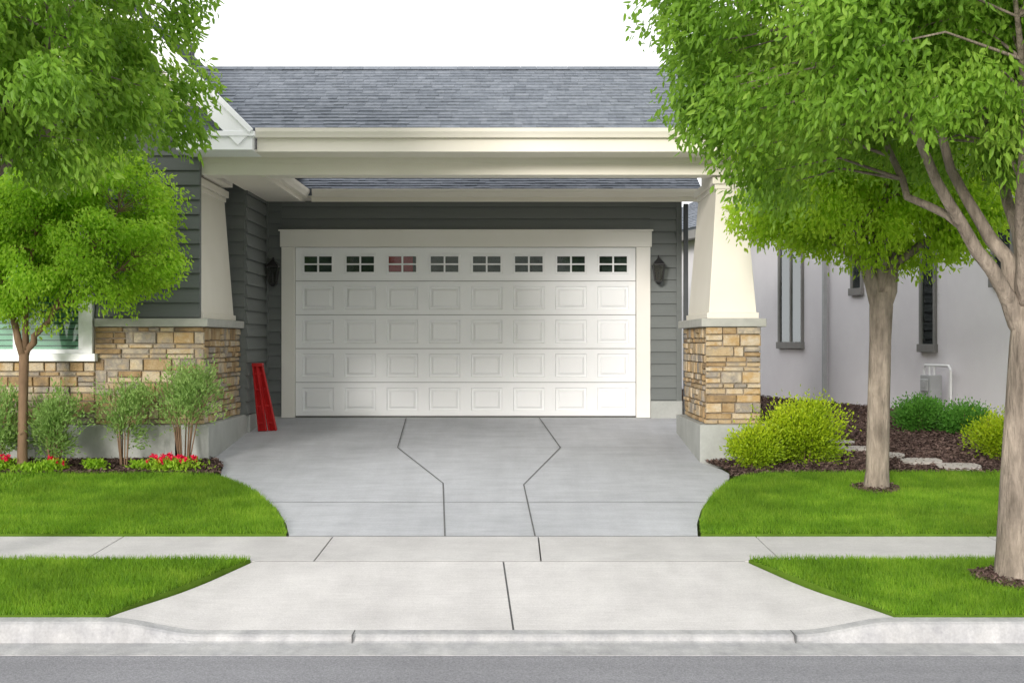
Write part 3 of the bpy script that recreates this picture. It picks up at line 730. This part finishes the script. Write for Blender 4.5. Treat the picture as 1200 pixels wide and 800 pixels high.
tree('ornamental_tree',
 [((3.79,14.2,g-.05),.17),((3.79,14.2,g+.06),.135),((3.80,14.2,g+.25),.118),((3.81,14.2,.3),.115),((3.83,14.2,1.1),.11),((3.84,14.2,1.45),.12),((3.84,14.2,1.6),.11)],
 [ [((3.83,14.2,1.4),.09),((3.72,14.2,1.8),.075),((3.55,14.1,2.3),.05),((3.2,14.0,3.0),.03),((2.8,13.9,3.6),.012)],
   [((3.86,14.2,1.45),.09),((3.98,14.2,1.9),.075),((4.1,14.3,2.5),.05),((4.4,14.4,3.3),.03),((4.6,14.4,4),.012)],
   [((3.84,14.2,1.55),.07),((3.85,14.1,2.2),.05),((3.8,13.8,3.2),.02)],
   [((3.98,14.2,1.9),.05),((4.35,14.0,2.2),.04),((4.8,13.9,2.7),.02)],
   [((3.72,14.2,1.8),.05),((3.4,14.4,2.15),.035),((2.9,14.6,2.6),.015)],
   [((3.84,14.2,1.6),.07),((3.85,14.7,2.4),.04),((3.8,15.1,3.1),.015)] ],
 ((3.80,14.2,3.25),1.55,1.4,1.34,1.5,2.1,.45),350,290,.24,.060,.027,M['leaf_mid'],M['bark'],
 extra=[(4.6,13.8,2.3),(4.9,13.9,2.5),(5.1,14.0,2.8),(4.4,13.9,2.15),(2.75,14.1,2.45),(2.95,14.1,2.3),(3.2,14.0,2.2),(3.45,13.9,2.1),(3.7,13.8,2.1),(2.6,14.1,2.65)])
g=Pz(10.3)-.02
tree('street_tree',
 [((-4.75,10.3,g-.05),.2),((-4.75,10.3,g+.2),.14),((-4.75,10.3,1.3),.12)],
 [ [((-4.75,10.3,1.2),.09),((-4.3,10.3,2.2),.06),((-3.6,10.2,3.1),.03),((-3.0,10.1,3.9),.012)],
   [((-4.75,10.3,1.25),.09),((-4.6,10.1,2.4),.06),((-4.2,9.8,3.6),.03),((-4,9.6,4.6),.012)],
   [((-4.75,10.3,1.25),.09),((-5.2,10.4,2.4),.06),((-5.8,10.5,3.6),.02)],
   [((-4.6,10.3,1.7),.06),((-4.0,10.8,2.5),.04),((-3.3,11.2,3.2),.015)] ],
 ((-4.65,10.3,3.75),2.28,1.9,1.28,1.9,2.6,.42),370,320,.27,.076,.028,M['leaf_near'],M['bark'],
 extra=[(-2.75,10.3,3.0),(-2.95,10.4,2.8),(-3.2,10.3,2.6),(-3.5,10.2,2.5),(-2.5,10.3,3.55),(-2.45,10.3,3.8)])
g=Pz(15.25)
tree('young_tree',
 [((-5.47,15.25,g-.05),.075),((-5.47,15.25,g+.1),.058),((-5.46,15.25,.4),.052),((-5.45,15.25,.95),.055)],
 [ [((-5.45,15.25,.9),.045),((-5.55,15.2,1.4),.035),((-5.7,15.1,2.0),.02),((-5.9,15.0,2.8),.008)],
   [((-5.45,15.25,.9),.045),((-5.3,15.2,1.15),.035),((-5.05,15.1,1.45),.028),((-4.7,15.0,2.0),.018),((-4.3,14.9,2.5),.007)],
   [((-5.43,15.25,1.0),.04),((-5.35,15.1,1.6),.03),((-5.2,14.9,2.3),.018),((-5.1,14.8,3.0),.007)],
   [((-5.05,15.1,1.45),.02),((-4.6,15.0,1.65),.015),((-4.15,14.9,2.0),.007)] ],
 ((-5.10,15.0,2.42),1.42,.85,1.0,1.0,2.2,.5),230,250,.20,.050,.024,M['leaf_small'],M['barkthin'],
 extra=[(-3.80,15.0,2.2),(-3.88,15.0,2.45),(-3.72,14.9,2.05),(-3.95,15.0,1.8),(-4.3,15,1.6),(-3.95,15,2.7)])

# ------------------------------------------------------------------ shrubs
def shrub(name,x,y,r,h,mat,n,LL,LW,stems=0,z0=None,bot=.25):
    root=empty(name); zb=(Pz(y) if z0 is None else z0)+.02
    mb=MB()
    for i in range(max(stems,3)):
        a=random.random()*6.28; rr=r*random.uniform(.3,.85); tz=zb+h*random.uniform(.6,.95)
        mb.tube([(x+.04*math.cos(a),y+.04*math.sin(a),zb-.05),(x+rr*.45*math.cos(a),y+rr*.45*math.sin(a),zb+h*.4),(x+rr*math.cos(a),y+rr*math.sin(a),tz)],[.010,.007,.003],6,cap=False)
    mb.obj('stems',M['barkthin'],root,smooth=True)
    nc=max(10,n//70); C=[]
    for i in range(nc):
        v=RNG.normal(size=3); v/=np.linalg.norm(v); t=random.random()**.4
        zc=zb+h*(bot+(1-bot)*.5)+v[2]*t*h*(1-bot)*.46
        lum=random.uniform(.75,1.25)
        C.append((x+v[0]*t*r*lum,y+v[1]*t*r*lum*.9,zc))
    C=np.array(C); ci=RNG.integers(0,nc,n); cr=r*.26
    P=C[ci]+RNG.normal(size=(n,3))*cr*.75; P[:,2]=np.maximum(P[:,2],zb+.01)
    out=P-np.array([x,y,zb+h*.3]); out/=np.linalg.norm(out,axis=1)[:,None]+1e-6
    D=out+np.array([0,0,.35])+RNG.normal(size=(n,3))*.5
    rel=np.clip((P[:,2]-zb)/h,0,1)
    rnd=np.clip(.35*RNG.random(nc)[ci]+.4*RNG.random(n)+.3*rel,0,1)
    V,F,R=leaves(P,D,RNG.uniform(.7,1.2,n)*LL,RNG.uniform(.7,1.2,n)*LW,rnd)
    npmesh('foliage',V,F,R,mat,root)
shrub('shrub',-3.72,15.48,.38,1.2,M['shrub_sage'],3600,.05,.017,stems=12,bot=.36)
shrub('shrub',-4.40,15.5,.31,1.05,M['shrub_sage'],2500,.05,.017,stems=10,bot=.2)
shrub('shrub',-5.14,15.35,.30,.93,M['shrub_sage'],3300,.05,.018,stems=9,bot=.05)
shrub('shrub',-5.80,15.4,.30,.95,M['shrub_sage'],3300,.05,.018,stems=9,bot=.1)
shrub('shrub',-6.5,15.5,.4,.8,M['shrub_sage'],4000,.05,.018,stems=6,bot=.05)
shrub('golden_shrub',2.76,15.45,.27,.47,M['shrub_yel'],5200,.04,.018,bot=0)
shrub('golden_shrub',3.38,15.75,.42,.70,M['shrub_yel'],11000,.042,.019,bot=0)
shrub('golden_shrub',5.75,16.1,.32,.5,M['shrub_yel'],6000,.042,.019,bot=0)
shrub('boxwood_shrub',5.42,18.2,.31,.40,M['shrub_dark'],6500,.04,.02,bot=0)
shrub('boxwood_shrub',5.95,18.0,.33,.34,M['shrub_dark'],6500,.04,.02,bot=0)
def flowers(x,y,r,h,nf,nl=900):
    root=empty('red_flower_plant' if nf else 'groundcover_plant'); zb=Pz(y)+.02
    P=np.stack([x+RNG.normal(0,r*.55,nl),y+RNG.normal(0,r*.3,nl),zb+RNG.uniform(0,h*.75,nl)],1)
    V,F,R=leaves(P,RNG.normal(size=(nl,3))+np.array([0,0,.8]),np.full(nl,.055),np.full(nl,.02),RNG.random(nl)); npmesh('foliage',V,F,R,M['leaf_small'],root)
    if nf:
        c=np.stack([x+RNG.uniform(-r,r,nf),y+RNG.uniform(-r*.5,r*.3,nf),zb+h*RNG.uniform(.6,1.1,nf)],1); P=np.repeat(c,9,0); m=len(P)
        V,F,R=leaves(P+RNG.normal(0,.006,(m,3)),RNG.normal(size=(m,3))+np.array([0,-.3,.3]),np.full(m,.036),np.full(m,.026),RNG.random(m)); npmesh('petals',V,F,R,M['petal'],root)
flowers(-3.80,15.25,.26,.17,38); flowers(-5.08,15.2,.10,.16,8,500); flowers(-5.72,15.2,.12,.17,12,600); flowers(-4.66,15.25,.1,.15,0,420); flowers(-5.3,15.15,.2,.12,0,700); flowers(-4.15,15.3,.12,.12,0,350)

# ================================================================== light / world / camera
el=math.radians(12.5); sx,sy=-.36,-1.0
az=math.atan2(sx,sy)
w=bpy.data.worlds.new('World'); scene.world=w; w.use_nodes=True; nt=w.node_tree; nt.nodes.clear()
sky=N(nt,'ShaderNodeTexSky'); sky.sky_type='NISHITA'; sky.sun_disc=False; sky.sun_elevation=el; sky.sun_rotation=az%(2*math.pi); sky.dust_density=4; sky.air_density=1.0
mx=N(nt,'ShaderNodeMix',data_type='RGBA'); mx.inputs[0].default_value=.90; mx.inputs[7].default_value=(11.4,11.4,11.5,1)
nt.links.new(sky.outputs[0],mx.inputs[6]); bg=N(nt,'ShaderNodeBackground'); bg.inputs[1].default_value=.145
nt.links.new(mx.outputs[2],bg.inputs[0]); wo=N(nt,'ShaderNodeOutputWorld'); nt.links.new(bg.outputs[0],wo.inputs[0])
sd=bpy.data.lights.new('sun','SUN'); sd.energy=3.1; sd.angle=math.radians(12); sd.color=(1,.95,.90)
so=bpy.data.objects.new('sun',sd); link(so)
hd=Vector((sx,sy)).normalized(); dirv=Vector((-hd.x*math.cos(el),-hd.y*math.cos(el),-math.sin(el)))
so.rotation_euler=dirv.to_track_quat('-Z','Y').to_euler(); so.location=(-5,-10,12)
cam=bpy.data.cameras.new('camera'); co=bpy.data.objects.new('camera',cam); link(co)
co.location=(0,0,1.09); co.rotation_euler=(math.radians(90),0,0); cam.lens=48; cam.sensor_width=36; cam.clip_end=3000; cam.clip_start=.05
scene.camera=co
scene.view_settings.view_transform='Standard'; scene.view_settings.look='None'; scene.view_settings.exposure=0
